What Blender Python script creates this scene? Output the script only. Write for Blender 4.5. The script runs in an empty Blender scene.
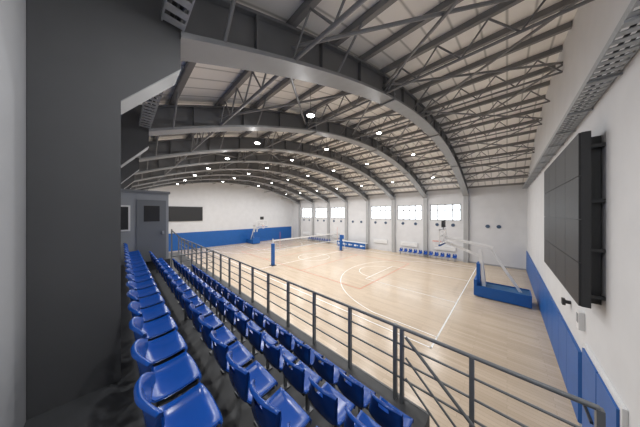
import bpy, math
from mathutils import Vector, Matrix
S=bpy.context.scene
S.view_settings.view_transform='Standard'
# ---------------------------------------------------------------- materials
def mat(name,col,rough=.6,metal=0,noise=0.0,nscale=4,bump=0,spec=.5,emit=None,es=0):
    m=bpy.data.materials.new(name); m.use_nodes=True
    nt=m.node_tree; b=nt.nodes['Principled BSDF']
    b.inputs['Base Color'].default_value=(*col,1); b.inputs['Roughness'].default_value=rough
    b.inputs['Metallic'].default_value=metal; b.inputs['Specular IOR Level'].default_value=spec
    if emit: 
        b.inputs['Emission Color'].default_value=(*emit,1); b.inputs['Emission Strength'].default_value=es
    if noise or bump:
        tc=nt.nodes.new('ShaderNodeTexCoord'); n=nt.nodes.new('ShaderNodeTexNoise')
        n.inputs['Scale'].default_value=nscale; n.inputs['Detail'].default_value=4
        nt.links.new(tc.outputs['Object'],n.inputs['Vector'])
        if noise:
            r=nt.nodes.new('ShaderNodeValToRGB')
            r.color_ramp.elements[0].position=.3; r.color_ramp.elements[1].position=.7
            r.color_ramp.elements[0].color=(*[c*(1-noise) for c in col],1)
            r.color_ramp.elements[1].color=(*[min(1,c*(1+noise)) for c in col],1)
            nt.links.new(n.outputs['Fac'],r.inputs['Fac']); nt.links.new(r.outputs['Color'],b.inputs['Base Color'])
        if bump:
            bp=nt.nodes.new('ShaderNodeBump'); bp.inputs['Strength'].default_value=bump; bp.inputs['Distance'].default_value=.01
            nt.links.new(n.outputs['Fac'],bp.inputs['Height']); nt.links.new(bp.outputs['Normal'],b.inputs['Normal'])
    return m
M_wall=mat('plaster_white',(.69,.70,.72),.85,noise=.03,nscale=1.5,bump=.05)
M_wallg=mat('plaster_grey',(.36,.37,.39),.85,noise=.04,nscale=1.5,bump=.05)
M_col=mat('paint_dark_grey',(.075,.077,.082),.75,noise=.05,nscale=2)
M_steel=mat('steel_grey_paint',(.145,.15,.158),.45,noise=.05,nscale=3)
M_steell=mat('steel_light_paint',(.29,.30,.31),.45,noise=.05,nscale=3)
M_brace=mat('steel_brace_paint',(.22,.225,.235),.45,noise=.05,nscale=3)
M_pil=mat('column_light_paint',(.40,.41,.42),.5,noise=.05,nscale=3)
M_purlin=mat('purlin_grey',(.24,.24,.245),.5)
M_galv=mat('galvanised',(.40,.42,.44),.45,metal=.4,noise=.1,nscale=20)
M_rail=mat('railing_paint',(.17,.18,.19),.4,noise=.04)
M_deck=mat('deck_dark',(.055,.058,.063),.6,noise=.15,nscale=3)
M_blue=mat('seat_blue_plastic',(.004,.07,.36),.25,noise=.04,nscale=3)
M_pad=mat('pad_blue_vinyl',(.010,.11,.40),.45,noise=.05,nscale=3)
M_padd=mat('pad_blue_teal',(.015,.12,.30),.5,noise=.05,nscale=3)
M_black=mat('black_panel',(.018,.019,.022),.5,noise=.1,nscale=6)
M_black2=mat('black_frame',(.03,.032,.035),.5)
M_white=mat('white_paint',(.8,.81,.82),.4)
M_booth=mat('booth_grey',(.33,.35,.38),.6)
M_boothd=mat('booth_dark',(.18,.195,.215),.5)
M_line=mat('line_white',(.94,.94,.94),.4)
M_redl=mat('line_red',(.6,.17,.10),.4)
M_orange=mat('rim_orange',(.7,.12,.02),.4)
M_net=mat('net_white',(.8,.8,.82),.8)
M_netd=mat('net_dark',(.22,.23,.25),.8)
M_lamp=mat('lamp_lens',(.9,.9,.9),.4,emit=(1,.99,.97),es=25)
M_vent=mat('vent_dark',(.05,.09,.16),.6)
g=bpy.data.materials.new('glass_clear'); g.use_nodes=True
nt=g.node_tree; nt.nodes.clear()
o=nt.nodes.new('ShaderNodeOutputMaterial'); mx=nt.nodes.new('ShaderNodeMixShader'); tr=nt.nodes.new('ShaderNodeBsdfTransparent'); gl=nt.nodes.new('ShaderNodeBsdfGlossy')
gl.inputs['Roughness'].default_value=.05; mx.inputs[0].default_value=.08
nt.links.new(tr.outputs[0],mx.inputs[1]); nt.links.new(gl.outputs[0],mx.inputs[2]); nt.links.new(mx.outputs[0],o.inputs[0])
M_glass=g
def floor_mat():
    m=bpy.data.materials.new('parquet_maple'); m.use_nodes=True; nt=m.node_tree; b=nt.nodes['Principled BSDF']
    tc=nt.nodes.new('ShaderNodeTexCoord')
    br=nt.nodes.new('ShaderNodeTexBrick'); br.inputs['Scale'].default_value=1
    br.inputs['Brick Width'].default_value=1.8; br.inputs['Row Height'].default_value=.13; br.inputs['Mortar Size'].default_value=.003
    br.inputs['Color1'].default_value=(.73,.60,.46,1); br.inputs['Color2'].default_value=(.63,.505,.375,1); br.inputs['Mortar'].default_value=(.47,.36,.26,1)
    nt.links.new(tc.outputs['Object'],br.inputs['Vector'])
    n=nt.nodes.new('ShaderNodeTexNoise'); n.inputs['Scale'].default_value=.6; n.inputs['Detail'].default_value=5
    nt.links.new(tc.outputs['Object'],n.inputs['Vector'])
    mix=nt.nodes.new('ShaderNodeMixRGB'); mix.blend_type='MULTIPLY'; mix.inputs[0].default_value=.15
    nt.links.new(br.outputs['Color'],mix.inputs[1]); nt.links.new(n.outputs['Fac'],mix.inputs[2])
    nt.links.new(mix.outputs[0],b.inputs['Base Color']); b.inputs['Roughness'].default_value=.24
    b.inputs['Specular IOR Level'].default_value=.5
    return m
M_floor=floor_mat()
def roof_mat():
    m=bpy.data.materials.new('roof_ribbed_panel'); m.use_nodes=True; nt=m.node_tree; b=nt.nodes['Principled BSDF']
    tc=nt.nodes.new('ShaderNodeTexCoord'); sp=nt.nodes.new('ShaderNodeSeparateXYZ'); nt.links.new(tc.outputs['Object'],sp.inputs[0])
    dv=nt.nodes.new('ShaderNodeMath'); dv.operation='DIVIDE'; dv.inputs[1].default_value=.5; nt.links.new(sp.outputs['X'],dv.inputs[0])
    fr=nt.nodes.new('ShaderNodeMath'); fr.operation='FRACT'; nt.links.new(dv.outputs[0],fr.inputs[0])
    r=nt.nodes.new('ShaderNodeValToRGB'); r.color_ramp.interpolation='LINEAR'
    e=r.color_ramp.elements; e[0].position=0; e[0].color=(.45,.45,.44,1); e[1].position=.08; e[1].color=(.95,.94,.92,1)
    x=e.new(.92); x.color=(.95,.94,.92,1); x=e.new(1.0); x.color=(.45,.45,.44,1)
    nt.links.new(fr.outputs[0],r.inputs[0]); nt.links.new(r.outputs[0],b.inputs['Base Color']); b.inputs['Roughness'].default_value=.6
    return m
M_roof=roof_mat()
# ---------------------------------------------------------------- mesh builder
class MB:
    def __init__(s): s.v=[];s.f=[];s.m=[];s.mats=[];s.sm=[]
    def mi(s,m):
        if m not in s.mats: s.mats.append(m)
        return s.mats.index(m)
    def add(s,vs,fs,m,smooth=False):
        b=len(s.v); s.v+= [tuple(v) for v in vs]; k=s.mi(m)
        for f in fs: s.f.append(tuple(b+i for i in f)); s.m.append(k); s.sm.append(smooth)
    def box(s,x0,x1,y0,y1,z0,z1,m):
        x0,x1=sorted((x0,x1));y0,y1=sorted((y0,y1));z0,z1=sorted((z0,z1))
        vs=[(x0,y0,z0),(x1,y0,z0),(x1,y1,z0),(x0,y1,z0),(x0,y0,z1),(x1,y0,z1),(x1,y1,z1),(x0,y1,z1)]
        s.add(vs,[(3,2,1,0),(4,5,6,7),(0,1,5,4),(1,2,6,5),(2,3,7,6),(3,0,4,7)],m)
    def frame(s,p,q,up=(0,0,1)):
        p=Vector(p);q=Vector(q);d=(q-p).normalized();u=Vector(up)
        if abs(d.dot(u))>.99: u=Vector((1,0,0))
        a=d.cross(u).normalized(); b=a.cross(d).normalized(); return p,q,a,b
    def beam(s,p,q,w,h,m,up=(0,0,1)):
        p,q,a,b=s.frame(p,q,up); vs=[]
        for c in (p,q):
            for i,j in ((-1,-1),(1,-1),(1,1),(-1,1)): vs.append(c+a*(i*w/2)+b*(j*h/2))
        s.add(vs,[(3,2,1,0),(4,5,6,7),(0,1,5,4),(1,2,6,5),(2,3,7,6),(3,0,4,7)],m)
    def tube(s,p,q,r,m,n=10,r2=None):
        r2=r if r2 is None else r2
        p,q,a,b=s.frame(p,q); vs=[]
        for c,rr in ((p,r),(q,r2)):
            for i in range(n):
                t=2*math.pi*i/n; vs.append(c+a*math.cos(t)*rr+b*math.sin(t)*rr)
        s.add(vs,[(i,(i+1)%n,n+(i+1)%n,n+i) for i in range(n)],m,True)
        s.add(vs[:n],[tuple(range(n-1,-1,-1))],m); s.add(vs[n:],[tuple(range(n))],m)
    def extr_yz(s,poly,x0,x1,m):
        n=len(poly); vs=[(x0,y,z) for y,z in poly]+[(x1,y,z) for y,z in poly]
        s.add(vs,[tuple(range(n)),tuple(range(2*n-1,n-1,-1))]+[(i,n+i,n+(i+1)%n,(i+1)%n) for i in range(n)],m)
    def strip(s,path,x0,x1,t,m):
        n=len(path); vs=[]
        for y,z in path: vs+=[(x0,y,z),(x1,y,z),(x1,y,z+t),(x0,y,z+t)]
        fs=[]
        for i in range(n-1):
            a=4*i;b=a+4
            fs+=[(a,a+1,b+1,b),(a+3,b+3,b+2,a+2),(a,b,b+3,a+3),(a+1,a+2,b+2,b+1)]
        fs+=[(0,3,2,1),(4*n-4,4*n-3,4*n-2,4*n-1)]
        s.add(vs,fs,m)
    def obj(s,name,parent=None,recalc=True):
        me=bpy.data.meshes.new(name); me.from_pydata(s.v,[],s.f)
        for m in s.mats: me.materials.append(m)
        for p,k,q in zip(me.polygons,s.m,s.sm): p.material_index=k; p.use_smooth=q
        me.update()
        if recalc:
            import bmesh
            bm=bmesh.new(); bm.from_mesh(me); bmesh.ops.recalc_face_normals(bm,faces=bm.faces); bm.to_mesh(me); bm.free()
        o=bpy.data.objects.new(name,me); S.collection.objects.link(o)
        if parent: o.parent=parent
        return o
def empty(name,loc=(0,0,0)):
    e=bpy.data.objects.new(name,None); e.location=loc; S.collection.objects.link(e); return e
# ---------------------------------------------------------------- dimensions
XR=1.26; XL=-32.0; YB=-.54; YF=24.8
YC=(YB+YF)/2; HS=(YF-YB)/2
def za(y): return 9.48-2.83*((y-YC)/HS)**2
def zr(y): return za(y)+.92
FR=[-3.02-3.78*i for i in range(8)]
# ---------------------------------------------------------------- shell
b=MB(); b.box(XL-.2,XR+.2,YB-.2,YF+.25,-.2,0,M_floor); b.obj('floor')
b=MB(); n=40
path=[(YB-.2+(YF-YB+.45)*i/n, zr(YB-.2+(YF-YB+.45)*i/n)) for i in range(n+1)]
b.strip(path,XL-.2,XR+.2,.12,M_roof); b.obj('ceiling')
gp=[(YB-.2,0),(YF+.25,0)]+[(y,z) for y,z in reversed(path)]
b=MB(); b.extr_yz(gp,XR,XR+.2,M_wall); b.obj('wall_right')
b=MB(); b.extr_yz(gp,XL-.2,XL,M_wall); b.obj('wall_left')
b=MB(); b.box(XL,XR,YB-.2,YB,0,zr(YB),M_wallg); b.obj('wall_back')
WZ0,WZ1=4.22,6.02
wins=[]
for i in range(7):
    if i==3: continue
    wins.append((FR[i+1]+.42,FR[i]-.42))
wins.sort()
b=MB(); T0,T1=YF,YF+.25
b.box(XL,XR,T0,T1,0,WZ0,M_wall); b.box(XL,XR,T0,T1,WZ1,zr(YF),M_wall)
x=XL
for a,c in wins:
    b.box(x,a,T0,T1,WZ0,WZ1,M_wall); x=c
b.box(x,XR,T0,T1,WZ0,WZ1,M_wall); b.obj('wall_front')
for k,(a,c) in enumerate(wins):
    b=MB(); y0,y1=YF+.04,YF+.10
    for z in (WZ0,WZ1-.09,WZ0+1.12): b.box(a,c,y0,y1,z,z+.09,M_wallg)
    for j in range(5):
        xx=a+(c-a-.10)*j/4; b.box(xx,xx+.10,y0,y1,WZ0,WZ1,M_wallg)
    b.box(a,c,YF+.11,YF+.12,WZ0,WZ1,M_glass)
    b.box(a-.04,c+.04,YF-.05,YF+.0,WZ0-.06,WZ0,M_white)
    b.obj('window_%d'%(k+1))
for i,x in enumerate(FR):
    b=MB(); b.box(x-.2,x+.2,YF-.28,YF-.002,0,za(YF)+.6,M_pil); b.obj('steel_column')
b=MB(); b.box(XL,XL+.05,2.9,YF-.3,0,2.35,M_pad)
for j in range(17): b.box(XL+.05,XL+.056,3.5+j*1.27,3.52+j*1.27,0,2.35,M_padd)
b.obj('trim_1')
b=MB()
for j in range(14):
    y0=7.5+j*1.22
    if y0+1.2>YF-.02: break
    b.box(XR-.06,XR-.001,y0,y0+1.2,.08,1.75,M_pad)
b.obj('trim_2')
b=MB(); b.box(FR[0],XR-.07,YF-.03,YF,0,.12,M_wallg); b.obj('baseboard_front')
b=MB(); b.box(XR-.03,XR,4,YF-.02,0,.08,M_wallg); b.obj('baseboard_right')
for k,y0 in enumerate((5.1,)):
    X=XR-.002
    b=MB(); b.box(X-.05,X,y0,y0+2.0,0,2.15,M_white)
    b.box(X-.08,X-.02,y0+.08,y0+.98,.02,2.07,M_pad); b.box(X-.08,X-.02,y0+1.02,y0+1.92,.02,2.07,M_pad)
    b.box(X-.12,X-.08,y0+.2,y0+.85,.98,1.03,M_black2); b.box(X-.12,X-.08,y0+1.15,y0+1.8,.98,1.03,M_black2)
    b.obj('door_%d'%(k+1))
# ---------------------------------------------------------------- arched frames
NS=48
for i,x in enumerate(FR):
    b=MB(); hw=.2
    ys=[.5+(YF-.28-.5)*k/NS for k in range(NS+1)]
    P=[(y,za(y)) for y in ys]
    b.strip(P,x-.24,x+.24,.07,M_steell)
    b.strip([(y,z+.05) for y,z in P],x-.11,x+.11,.60,M_steel)
    b.strip([(y,z+.65) for y,z in P],x-.2,x+.2,.05,M_steel)
    for k in range(2,NS,3):
        y,z=P[k]; b.box(x-.2,x+.2,y-.012,y+.012,z+.05,z+.65,M_steel)
    for k in (12,24,36):
        y,z=P[k]; b.box(x-.26,x+.26,y-.02,y+.02,z-.06,z+.70,M_steell)
        for s in (-1,1):
            for q in range(5): b.tube((x+s*.255,y,z+q*.13+.02),(x+s*.285,y,z+q*.13+.02),.018,M_galv,6)
    poly=[(YB+.002,0),(0,0),(0,6.15),(.5,6.74),(.5,za(.5)+.70),(YB+.002,za(YB)+.70)]
    b.extr_yz(poly,x-hw,x+hw,M_col)
    b.extr_yz([(.0,6.14),(.505,6.73),(.505,6.75),(0,6.16)],x-hw+.01,x+hw-.01,M_steell)
    b.obj('arched_steel_frame')
b=MB(); NP=21
PY=[YB+.3+(YF-YB-.6)*k/(NP-1) for k in range(NP)]
for y in PY:
    z=zr(y); b.box(XL+.01,XR-.01,y-.035,y+.035,z-.15,z+.02,M_purlin)
    b.box(XL+.01,XR-.01,y-.035,y+.07,z-.16,z-.145,M_purlin)
b.obj('roof_purlins')
b=MB()
EX=[XR]+FR+[XL]
for bi in range(len(EX)-1):
    xa,xb=EX[bi]-.11,EX[bi+1]+.11
    if bi==0: xa=XR-.01
    for k in (2,5,8,10,12,15,18):
        y=PY[k]; zt=zr(y)-.2; zb=za(y)+.08
        b.tube((xa,y,zb),(xb,y,zb),.035,M_brace,8)
        nn=4; dx=(xb-xa)/nn
        for j in range(nn):
            x0=xa+dx*j; xm=x0+dx/2; x1=x0+dx
            b.tube((x0,y,zb),(xm,y,zt),.022,M_brace,6); b.tube((xm,y,zt),(x1,y,zb),.022,M_brace,6)
    if bi in (0,1,3,5,7):
        for k0,k1 in ((2,5),(5,8),(8,12),(12,15),(15,18)):
            y0,y1=PY[k0],PY[k1]
            b.tube((xa,y0,za(y0)+.3),(xb,y1,za(y1)+.3),.035,M_brace,6)
            b.tube((xb,y0,za(y0)+.37),(xa,y1,za(y1)+.37),.035,M_brace,6)
    if bi>0:
        for k in range(1,20,2):
            y=PY[k]
            b.tube((xa+.11-.2,y,za(y)+.05),(xa-.75,y,zr(y)-.15),.028,M_brace,6)
    if bi<len(EX)-2:
        for k in range(1,20,2):
            y=PY[k]
            b.tube((xb-.11+.2,y,za(y)+.05),(xb+.75,y,zr(y)-.15),.028,M_brace,6)
b.obj('roof_lattice_bracing')
# ---------------------------------------------------------------- cable trays
def tray(b,p,q,w,h,m=M_galv):
    P=Vector(p);Q=Vector(q);d=(Q-P);L=d.length;d.normalize();side=d.cross(Vector((0,0,1))).normalized()
    for s in (-1,1): b.beam(P+side*s*w/2,Q+side*s*w/2,.015,h,m)
    n=max(1,int(L/.16))
    for i in range(n):
        c=P+d*(i+.5)*L/n
        b.beam(c-side*w/2-Vector((0,0,h/2)),c+side*w/2-Vector((0,0,h/2)),.09,.012,m)
    b.tube(P+side*w*.2,Q+side*w*.2,.02,M_black2,6); b.tube(P-side*w*.1,Q-side*w*.1,.025,M_black2,6)
b=MB(); tray(b,(XR-.17,2.0,7.2),(XR-.17,24.3,7.2),.28,.10)
for j in range(16): b.beam((XR-.002,2.5+j*1.4,7.12),(XR-.33,2.5+j*1.4,7.12),.04,.03,M_galv)
b.obj('cable_tray')
b=MB()
for i in range(-1,7):
    xa=XR-.02 if i<0 else FR[i]-.23
    xb=FR[i+1]+.23
    tray(b,(xa,.42,7.22),(xb,.42,7.22),.2,.10)
b.obj('cable_tray')
# ---------------------------------------------------------------- high-bay lamps, plus added fill lamps
def lamp(x,y,e):
    z=za(y)-.05
    b=MB(); b.tube((0,0,.09),(0,0,.0),.08,M_black2,14,.15); b.tube((0,0,0),(0,0,-.02),.15,M_white,18,.15)
    b.tube((0,0,-.02),(0,0,-.03),.12,M_lamp,18,.12)
    b.tube((0,0,.09),(0,0,zr(y)-z-.1),.008,M_black2,5)
    o=b.obj('high_bay_or_fill_lamp'); o.location=(x,y,z)
    ld=bpy.data.lights.new('high_bay_or_fill_light','AREA'); ld.shape='DISK'; ld.size=.22; ld.energy=e; ld.color=(1,.99,.98)
    lo=bpy.data.objects.new('lamp_light',ld); lo.location=(0,0,-.05); lo.parent=o; S.collection.objects.link(lo)
for bi in range(7):
    for y in (4.6,9.6,14.8,20.0): lamp((EX[bi+1]+EX[bi+2])/2,y,120)
lamp(.3,1.6,36); lamp(-1.6,1.0,36)  # fill lamps added out of view to brighten the near column and stand
# ---------------------------------------------------------------- stand tiers
DZ=[3.31,2.99,2.64,2.30]; YE=[YB+.004,.50,1.12,1.74,2.9]
XE=-9.1; XS=XR-.004
b=MB()
for t in range(4):
    xr=XS if t<3 else -.75
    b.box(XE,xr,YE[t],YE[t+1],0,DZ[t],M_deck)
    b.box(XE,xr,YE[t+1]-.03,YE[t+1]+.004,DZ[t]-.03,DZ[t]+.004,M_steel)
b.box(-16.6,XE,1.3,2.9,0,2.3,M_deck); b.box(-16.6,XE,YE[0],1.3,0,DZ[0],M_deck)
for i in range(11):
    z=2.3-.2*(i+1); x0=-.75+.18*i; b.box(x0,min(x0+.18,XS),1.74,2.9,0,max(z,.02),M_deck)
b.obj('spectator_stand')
# ---------------------------------------------------------------- seats
def seat_geo():
    prof=[(.205,.375),(.215,.41),(.195,.437),(.14,.430),(.05,.415),(-.04,.410),(-.10,.42),(-.135,.46),(-.15,.53),(-.162,.61),(-.172,.69),(-.182,.76),(-.187,.80),(-.20,.812),(-.215,.79)]
    NU=12; vs=[];fs=[]
    n=len(prof)
    for j,(y,z) in enumerate(prof):
        y*=.93; z=.375+(z-.375)*.88
        bk=min(1,max(0,(z-.43)/.25)) if j>5 else 0
        for i in range(NU+1):
            u=-1+2*i/NU; a=abs(u)
            w=.19*(1-.07*bk)
            yy=y; zz=z
            if bk>0: yy+=.07*a**3*bk
            if bk<1: zz+=.045*(a**4)*(1-bk)
            if j<=2: yy-=.035*a**4
            if z>.62 and j>9: zz-=.055*a**5*((z-.62)/.15)
            vs.append((u*w,yy,zz))
    for j in range(n-1):
        for i in range(NU):
            if j==10 and 4<=i<=7: continue
            a=j*(NU+1)+i; fs.append((a,a+1,a+NU+2,a+NU+1))
    N=len(vs); vs2=[]
    for j,(y,z) in enumerate(prof):
        p0=prof[max(0,j-1)];p1=prof[min(n-1,j+1)]
        t=Vector((0,p1[0]-p0[0],p1[1]-p0[1])).normalized(); nn=Vector((0,t.z,-t.y))
        if j<n-3: nn=-nn if nn.z>0 or (abs(nn.z)<.5 and nn.y>0) else nn
        for i in range(NU+1):
            v=Vector(vs[j*(NU+1)+i]); off=.012 if 1<j<n-3 else .004
            vs2.append(tuple(v+nn*off))
    vs+=vs2
    for j in range(n-1):
        for i in range(NU):
            if j==10 and 4<=i<=7: continue
            a=N+j*(NU+1)+i; fs.append((a,a+NU+1,a+NU+2,a+1))
        for i in (0,NU):
            a=j*(NU+1)+i; fs.append((a,a+NU+1,N+a+NU+1,N+a))
    return vs,fs
SV,SF=seat_geo()
YR=[.25,.84,1.46,2.06]; PITCH=.45
def seat_row(name,x0,x1,yc,z,rot=0,pitch=PITCH):
    b=MB(); n=int(abs(x1-x0)/pitch); s=-1 if x1<x0 else 1
    for i in range(n+1):
        xx=x0+s*pitch*i; sg=-1 if rot else 1
        b.add([(xx+sg*v[0],yc+sg*v[1],z+v[2]) for v in SV],SF,M_blue,True)
        b.box(xx-.14,xx+.14,yc-.08*sg,yc+.16*sg,z+.375,z+.40,M_black2)
        b.beam((xx,yc+sg*.1,z),(xx,yc+sg*.1,z+.39),.035,.035,M_rail)
        b.box(xx-.05,xx+.05,yc+sg*.05,yc+sg*.15,z+.001,z+.012,M_rail)
    xs=sorted((x0,x0+s*pitch*n))
    b.box(xs[0]-.2,xs[1]+.2,yc+.0,yc+.04,z+.34,z+.375,M_rail)
    for xx in (xs[0]-.1,(xs[0]+xs[1])/2+.24,xs[1]+.1): b.box(xx-.02,xx+.02,yc,yc+.04,z+.001,z+.35,M_rail)
    return b.obj(name,recalc=False)
starts=[-.95,-.80,-.82,-.92]
for t in range(4):
    seat_row('stadium_seat_row',starts[t],-8.6,YR[t],DZ[t])
seat_row('player_seat_row',-3.9,-9.6,YF-.75,0,1,.55)
seat_row('player_seat_row',-21.2,-26.2,YF-.75,0,1,.55)
# ---------------------------------------------------------------- railing
b=MB(); RY=2.8; ZT=3.36; ZD=2.30
def rails(b,p,q,zs,r0=.024,r=.014):
    for i,dz in enumerate(zs):
        rr=r0 if i==0 else r
        b.tube((p[0],p[1],p[2]+dz),(q[0],q[1],q[2]+dz),rr,M_rail,8)
ZS=[1.06,.82,.58,.34]
rails(b,(.56,RY,ZD),(-16.5,RY,ZD),ZS)
posts=[.56,-.29,-1.08]+[-1.08-.9*i for i in range(1,18)]
for x in posts: b.box(x-.022,x+.022,RY-.03,RY+.03,ZD+.001,ZT,M_rail)
b.box(-1.20,-1.155,RY-.03,RY+.03,ZD,ZT+.02,M_rail)
for dz in (1.0,.72,.44):
    b.tube((-1.0,RY-.08,ZD+dz),(1.15,RY-.08,ZD+dz-1.95),.02 if dz==1.0 else .014,M_rail,8)
b.box(-.22,-.17,RY-.11,RY-.05,1.75,ZD+.35,M_rail)
for y in (1.35,1.65,2.0,2.35,2.8):
    b.box(XE-.12,XE-.08,y-.02,y+.02,2.3,3.4 if y>1.4 else 4.4,M_rail)
rails(b,(XE-.1,1.35,2.3),(XE-.1,2.8,2.3),ZS)
b.beam((XE-.1,1.35,4.35),(XE-.1,2.2,3.4),.04,.04,M_rail)
b.obj('stand_railing')
# ---------------------------------------------------------------- control booth
E=empty('control_booth',(-10.4,.37,3.32))
b=MB()
b.box(-1.0,1.4,-.86,.86,0,2.40,M_booth); b.box(-1.05,1.47,-.87,.9,2.40,2.48,M_boothd)
b.obj('cabin_body',E)
b=MB(); b.box(1.4,1.44,.0,.78,.03,2.15,M_boothd); b.box(1.44,1.445,.18,.60,1.40,1.95,M_black)
b.box(1.44,1.5,.66,.72,.95,1.05,M_galv); b.obj('cabin_door',E)
b=MB(); b.box(1.4,1.45,-.8,-.15,1.1,1.95,M_white); b.box(1.43,1.455,-.75,-.2,1.15,1.9,M_black); b.obj('cabin_window',E)
b=MB(); b.box(XL,XL+.14,4.2,8.3,3.95,5.95,M_black2); b.box(XL+.14,XL+.15,4.28,8.22,4.03,5.87,M_black); b.obj('wall_screen')
# ---------------------------------------------------------------- LED board right wall
b=MB(); X0=XR-.30
b.box(X0+.1,XR-.03,6.1,10.4,3.5,6.3,M_black2)
for j in range(4):
    for kz in range(4):
        y0=5.95+j*1.17; z0=3.27+kz*.81
        b.box(X0,X0+.12,y0+.006,y0+1.164,z0+.006,z0+.804,M_black)
        b.box(X0+.03,X0+.14,y0,y0+1.17,z0,z0+.81,M_black2)
for zz in (3.45,4.3,5.2,6.2): b.box(X0+.12,XR-.003,5.98,6.06,zz,zz+.06,M_black2)
b.box(X0+.14,XR-.003,6.2,6.3,3.3,6.45,M_black2)
b.obj('led_video_scoreboard')
b=MB(); b.box(XR-.09,XR-.001,7.25,7.45,2.35,2.75,M_white); b.box(XR-.10,XR-.09,7.29,7.41,2.5,2.7,M_wallg); b.obj('wall_call_point')
b=MB(); b.tube((XR-.001,8.6,2.55),(XR-.12,8.6,2.55),.05,M_black2,12); b.box(XR-.16,XR-.10,8.52,8.68,2.47,2.63,M_black2); b.obj('wall_sensor')
# ---------------------------------------------------------------- court lines
b=MB()
def L(x0,x1,y0,y1,m=M_line,z=.004): b.box(x0,x1,y0,y1,.0005,z,m)
w=.06; C0,C1,D0,D1=-30,-2,8,23
L(C0,C1,D0,D0+w);L(C0,C1,D1-w,D1);L(C0,C0+w,D0,D1);L(C1-w,C1,D0,D1);L(-16-w/2,-16+w/2,D0,D1)
cy=15.5
for s,cx in ((-1,C1),(1,C0)):
    a,bb=sorted((cx,cx+s*5.8)); L(a,bb,cy-2.45,cy-2.40);L(a,bb,cy+2.40,cy+2.45); L(cx+s*5.8-.025,cx+s*5.8+.025,cy-2.45,cy+2.45)
def arc(cx,cy,r,a0,a1,m,n=48,w=.05):
    vs=[]
    for i in range(n+1):
        t=a0+(a1-a0)*i/n
        for rr in (r,r-w): vs.append((cx+rr*math.cos(t),cy+rr*math.sin(t),.0045))
    b.add(vs,[(2*i,2*i+1,2*i+3,2*i+2) for i in range(n)],m)
arc(-16,cy,1.8,0,2*math.pi,M_line)
arc(C1-5.8,cy,1.8,math.pi/2,1.5*math.pi,M_line); arc(C0+5.8,cy,1.8,-math.pi/2,math.pi/2,M_line)
arc(C1-1.575,cy,6.75,math.pi/2+.17,1.5*math.pi-.17,M_line); arc(C0+1.575,cy,6.75,-math.pi/2+.17,math.pi/2-.17,M_line)
for yy in (D0+.9,D1-.9): L(C1-3,C1,yy-.025,yy+.025); L(C0,C0+3,yy-.025,yy+.025)
for xx in (-7,-13,-19,-25): L(xx-.03,xx+.03,11,20,M_redl,.005)
L(-25,-7,11,11.06,M_redl,.005);L(-25,-7,19.94,20,M_redl,.005)
b.obj('court_line_markings',recalc=True)
# ---------------------------------------------------------------- basketball hoops
def hoop(loc,rot):
    E=empty('basketball_hoop',loc); E.rotation_euler=(0,0,rot)
    b=MB(); 
    b.box(-.95,1.25,-.6,.6,.10,.62,M_padd); b.box(1.25,1.40,-.62,.62,.08,1.0,M_pad)
    b.box(-.95,1.25,-.62,-.60,.05,.68,M_pad);b.box(-.95,1.25,.60,.62,.05,.68,M_pad);b.box(-.99,-.95,-.6,.6,.05,.68,M_pad)
    for x in (-.7,1.0):
        for y in (-.5,.5): b.tube((x,y-.03,.06),(x,y+.03,.06),.06,M_black2,12)
    b.obj('base',E)
    b=MB()
    b.beam((.95,-.22,.6),(1.15,-.22,2.75),.12,.16,M_white);b.beam((.95,.22,.6),(1.15,.22,2.75),.12,.16,M_white)
    b.box(1.12,1.30,-.34,.34,.62,1.95,M_pad)
    b.beam((-.6,0,.6),(.75,0,3.0),.12,.12,M_white)
    for y in (-.22,.22):
        b.beam((.55,y,2.95),(3.0,y,3.38),.09,.12,M_white)
        b.beam((1.12,y,2.35),(3.0,y,3.05),.07,.08,M_white)
    b.beam((3.0,-.3,3.05),(3.0,-.3,3.75),.05,.05,M_white);b.beam((3.0,.3,3.05),(3.0,.3,3.75),.05,.05,M_white)
    b.tube((.75,-.22,2.95),(.75,.22,2.95),.05,M_white,8);b.tube((1.12,-.25,2.6),(1.12,.25,2.6),.05,M_white,8)
    b.obj('mast_and_arm',E)
    b=MB(); x=3.15
    b.box(x,x+.015,-.85,.85,2.95,3.90,M_glass)
    for y in (-.9,.83): b.box(x-.03,x+.04,y,y+.07,2.9,3.95,M_white)
    for z in (2.9,3.88): b.box(x-.03,x+.04,-.9,.9,z,z+.07,M_white)
    for y in (-.295,.25): b.box(x+.016,x+.02,y,y+.045,3.05,3.5,M_white)
    for z in (3.05,3.455): b.box(x+.016,x+.02,-.295,.295,z,z+.045,M_white)
    b.box(x-.04,x+.05,-.92,.92,2.84,2.94,M_pad)
    b.obj('backboard',E)
    b=MB(); N=20; cx=x+.02+.15+.225
    for i in range(N):
        a0=2*math.pi*i/N;a1=2*math.pi*(i+1)/N
        b.tube((cx+.225*math.cos(a0),.225*math.sin(a0),3.05),(cx+.225*math.cos(a1),.225*math.sin(a1),3.05),.014,M_orange,6)
    b.box(x+.02,cx-.2,-.07,.07,3.02,3.07,M_orange)
    for i in range(12):
        a0=2*math.pi*i/12
        for da in (math.pi/8,-math.pi/8):
            b.tube((cx+.22*math.cos(a0),.22*math.sin(a0),3.04),(cx+.15*math.cos(a0+da),.15*math.sin(a0+da),2.8),.007,M_net,4)
            b.tube((cx+.15*math.cos(a0+da),.15*math.sin(a0+da),2.8),(cx+.12*math.cos(a0+2*da),.12*math.sin(a0+2*da),2.62),.007,M_net,4)
    b.obj('rim_and_net',E)
    b=MB(); b.box(x-.12,x+.02,-.28,.28,4.05,4.5,M_black2); b.box(x+.02,x+.025,-.24,.24,4.09,4.46,M_black); b.beam((x-.05,0,3.9),(x-.05,0,4.08),.04,.04,M_black2); b.obj('shot_clock',E)
    return E
hoop((-.05,cy,0),math.pi); hoop((-30.9,cy,0),0)
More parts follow.
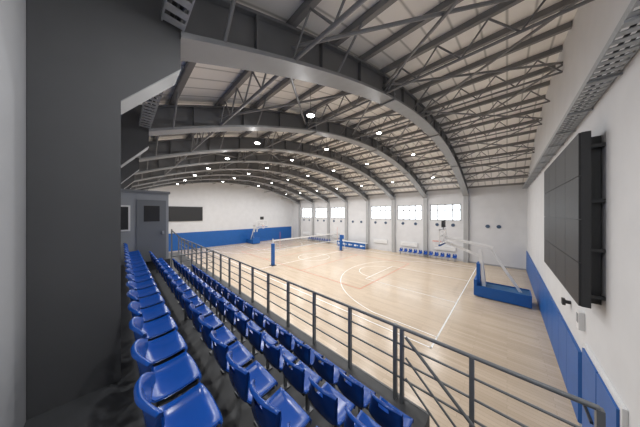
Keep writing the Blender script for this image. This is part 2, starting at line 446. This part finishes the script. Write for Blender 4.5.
# ---------------------------------------------------------------- volleyball net
E=empty('volleyball_net',(-16.2,cy,.006))
b=MB()
for y in (-5.3,5.3):
    b.tube((0,y,0),(0,y,2.55),.05,M_white,12)
    b.box(-.13,.13,y-.13,y+.13,.02,2.1,M_pad)
    b.box(-.25,.25,y-.25,y+.25,0,.03,M_black2)
b.obj('posts',E)
b=MB()
b.box(-.012,.012,-5.2,5.2,2.31,2.43,M_white); b.box(-.01,.01,-5.0,5.0,1.41,1.48,M_white)
for j in range(101): b.beam((0,-5+j*.1,1.45),(0,-5+j*.1,2.4),.012,.012,M_netd)
for j in range(9): b.beam((0,-5,1.53+j*.1),(0,5,1.53+j*.1),.012,.012,M_netd)
for y in (-4.5,4.5):
    b.tube((0.015,y,1.43),(0.015,y,3.2),.012,M_orange,6); b.box(-.014,.014,y-.025,y+.025,1.43,2.43,M_white)
b.obj('net_mesh',E)
b=MB(); rx,ry=-16.9,21.7
for sx in (-.35,.35):
    for sy in (-.3,.3): b.beam((rx+sx*1.3,ry+sy*1.3,0),(rx+sx*.6,ry+sy*.6,1.45),.04,.04,M_white)
for z in (.3,.6,.9,1.2): b.beam((rx-.42+z*.1,ry-.36,z),(rx+.42-z*.1,ry-.36,z),.03,.03,M_white)
b.box(rx-.3,rx+.3,ry-.3,ry+.3,1.42,1.5,M_pad); b.box(rx-.3,rx+.3,ry+.24,ry+.3,1.5,1.95,M_pad)
b.obj('referee_stand')
b=MB(); ty=23.4
for j in range(5):
    x0=-19.0+j*1.0
    b.box(x0+.01,x0+.99,ty,ty+.04,.05,.82,M_pad)
    b.box(x0+.15,x0+.55,ty-.004,ty,.32,.55,M_white); b.box(x0+.62,x0+.85,ty-.004,ty,.38,.49,M_white)
b.box(-19.02,-13.98,ty-.02,ty+.7,.82,.86,M_white)
for x in (-18.9,-16.5,-14.1): b.box(x-.03,x+.03,ty+.6,ty+.66,0,.82,M_rail)
b.obj('scorer_table')
b=MB()
for i in range(7):
    c=(FR[i]+FR[i+1])/2
    for dx in (-.75,.75): b.tube((c+dx,YF,3.75),(c+dx,YF-.05,3.75),.17,M_vent,20)
for x in (-1.35,-.55): b.tube((x,YF,3.75),(x,YF-.05,3.75),.17,M_vent,20)
b.obj('wall_air_nozzles')
for i in (0,1,2,4,5,6):
    c=(FR[i]+FR[i+1])/2; b=MB()
    b.box(c-1.0,c+1.0,YF-.12,YF-.02,.95,1.45,M_white)
    for j in range(20): b.box(c-.97+j*.1,c-.93+j*.1,YF-.135,YF-.12,.98,1.42,M_white)
    for dx in (-.8,.8): b.box(c+dx-.03,c+dx+.03,YF-.1,YF-.0,.9,1.0,M_white)
    b.obj('wall_radiator')
# ---------------------------------------------------------------- world + camera
W=bpy.data.worlds.new('World'); S.world=W; W.use_nodes=True
bg=W.node_tree.nodes['Background']; bg.inputs[0].default_value=(.9,.96,1,1); bg.inputs[1].default_value=4.0
cd=bpy.data.cameras.new('camera'); cd.sensor_width=36; cd.lens=36*193/640; cd.clip_start=.02; cd.clip_end=200
c=bpy.data.objects.new('camera',cd); c.location=(0,0,5); c.rotation_euler=(math.pi/2,0,math.radians(44.1)); S.collection.objects.link(c); S.camera=c
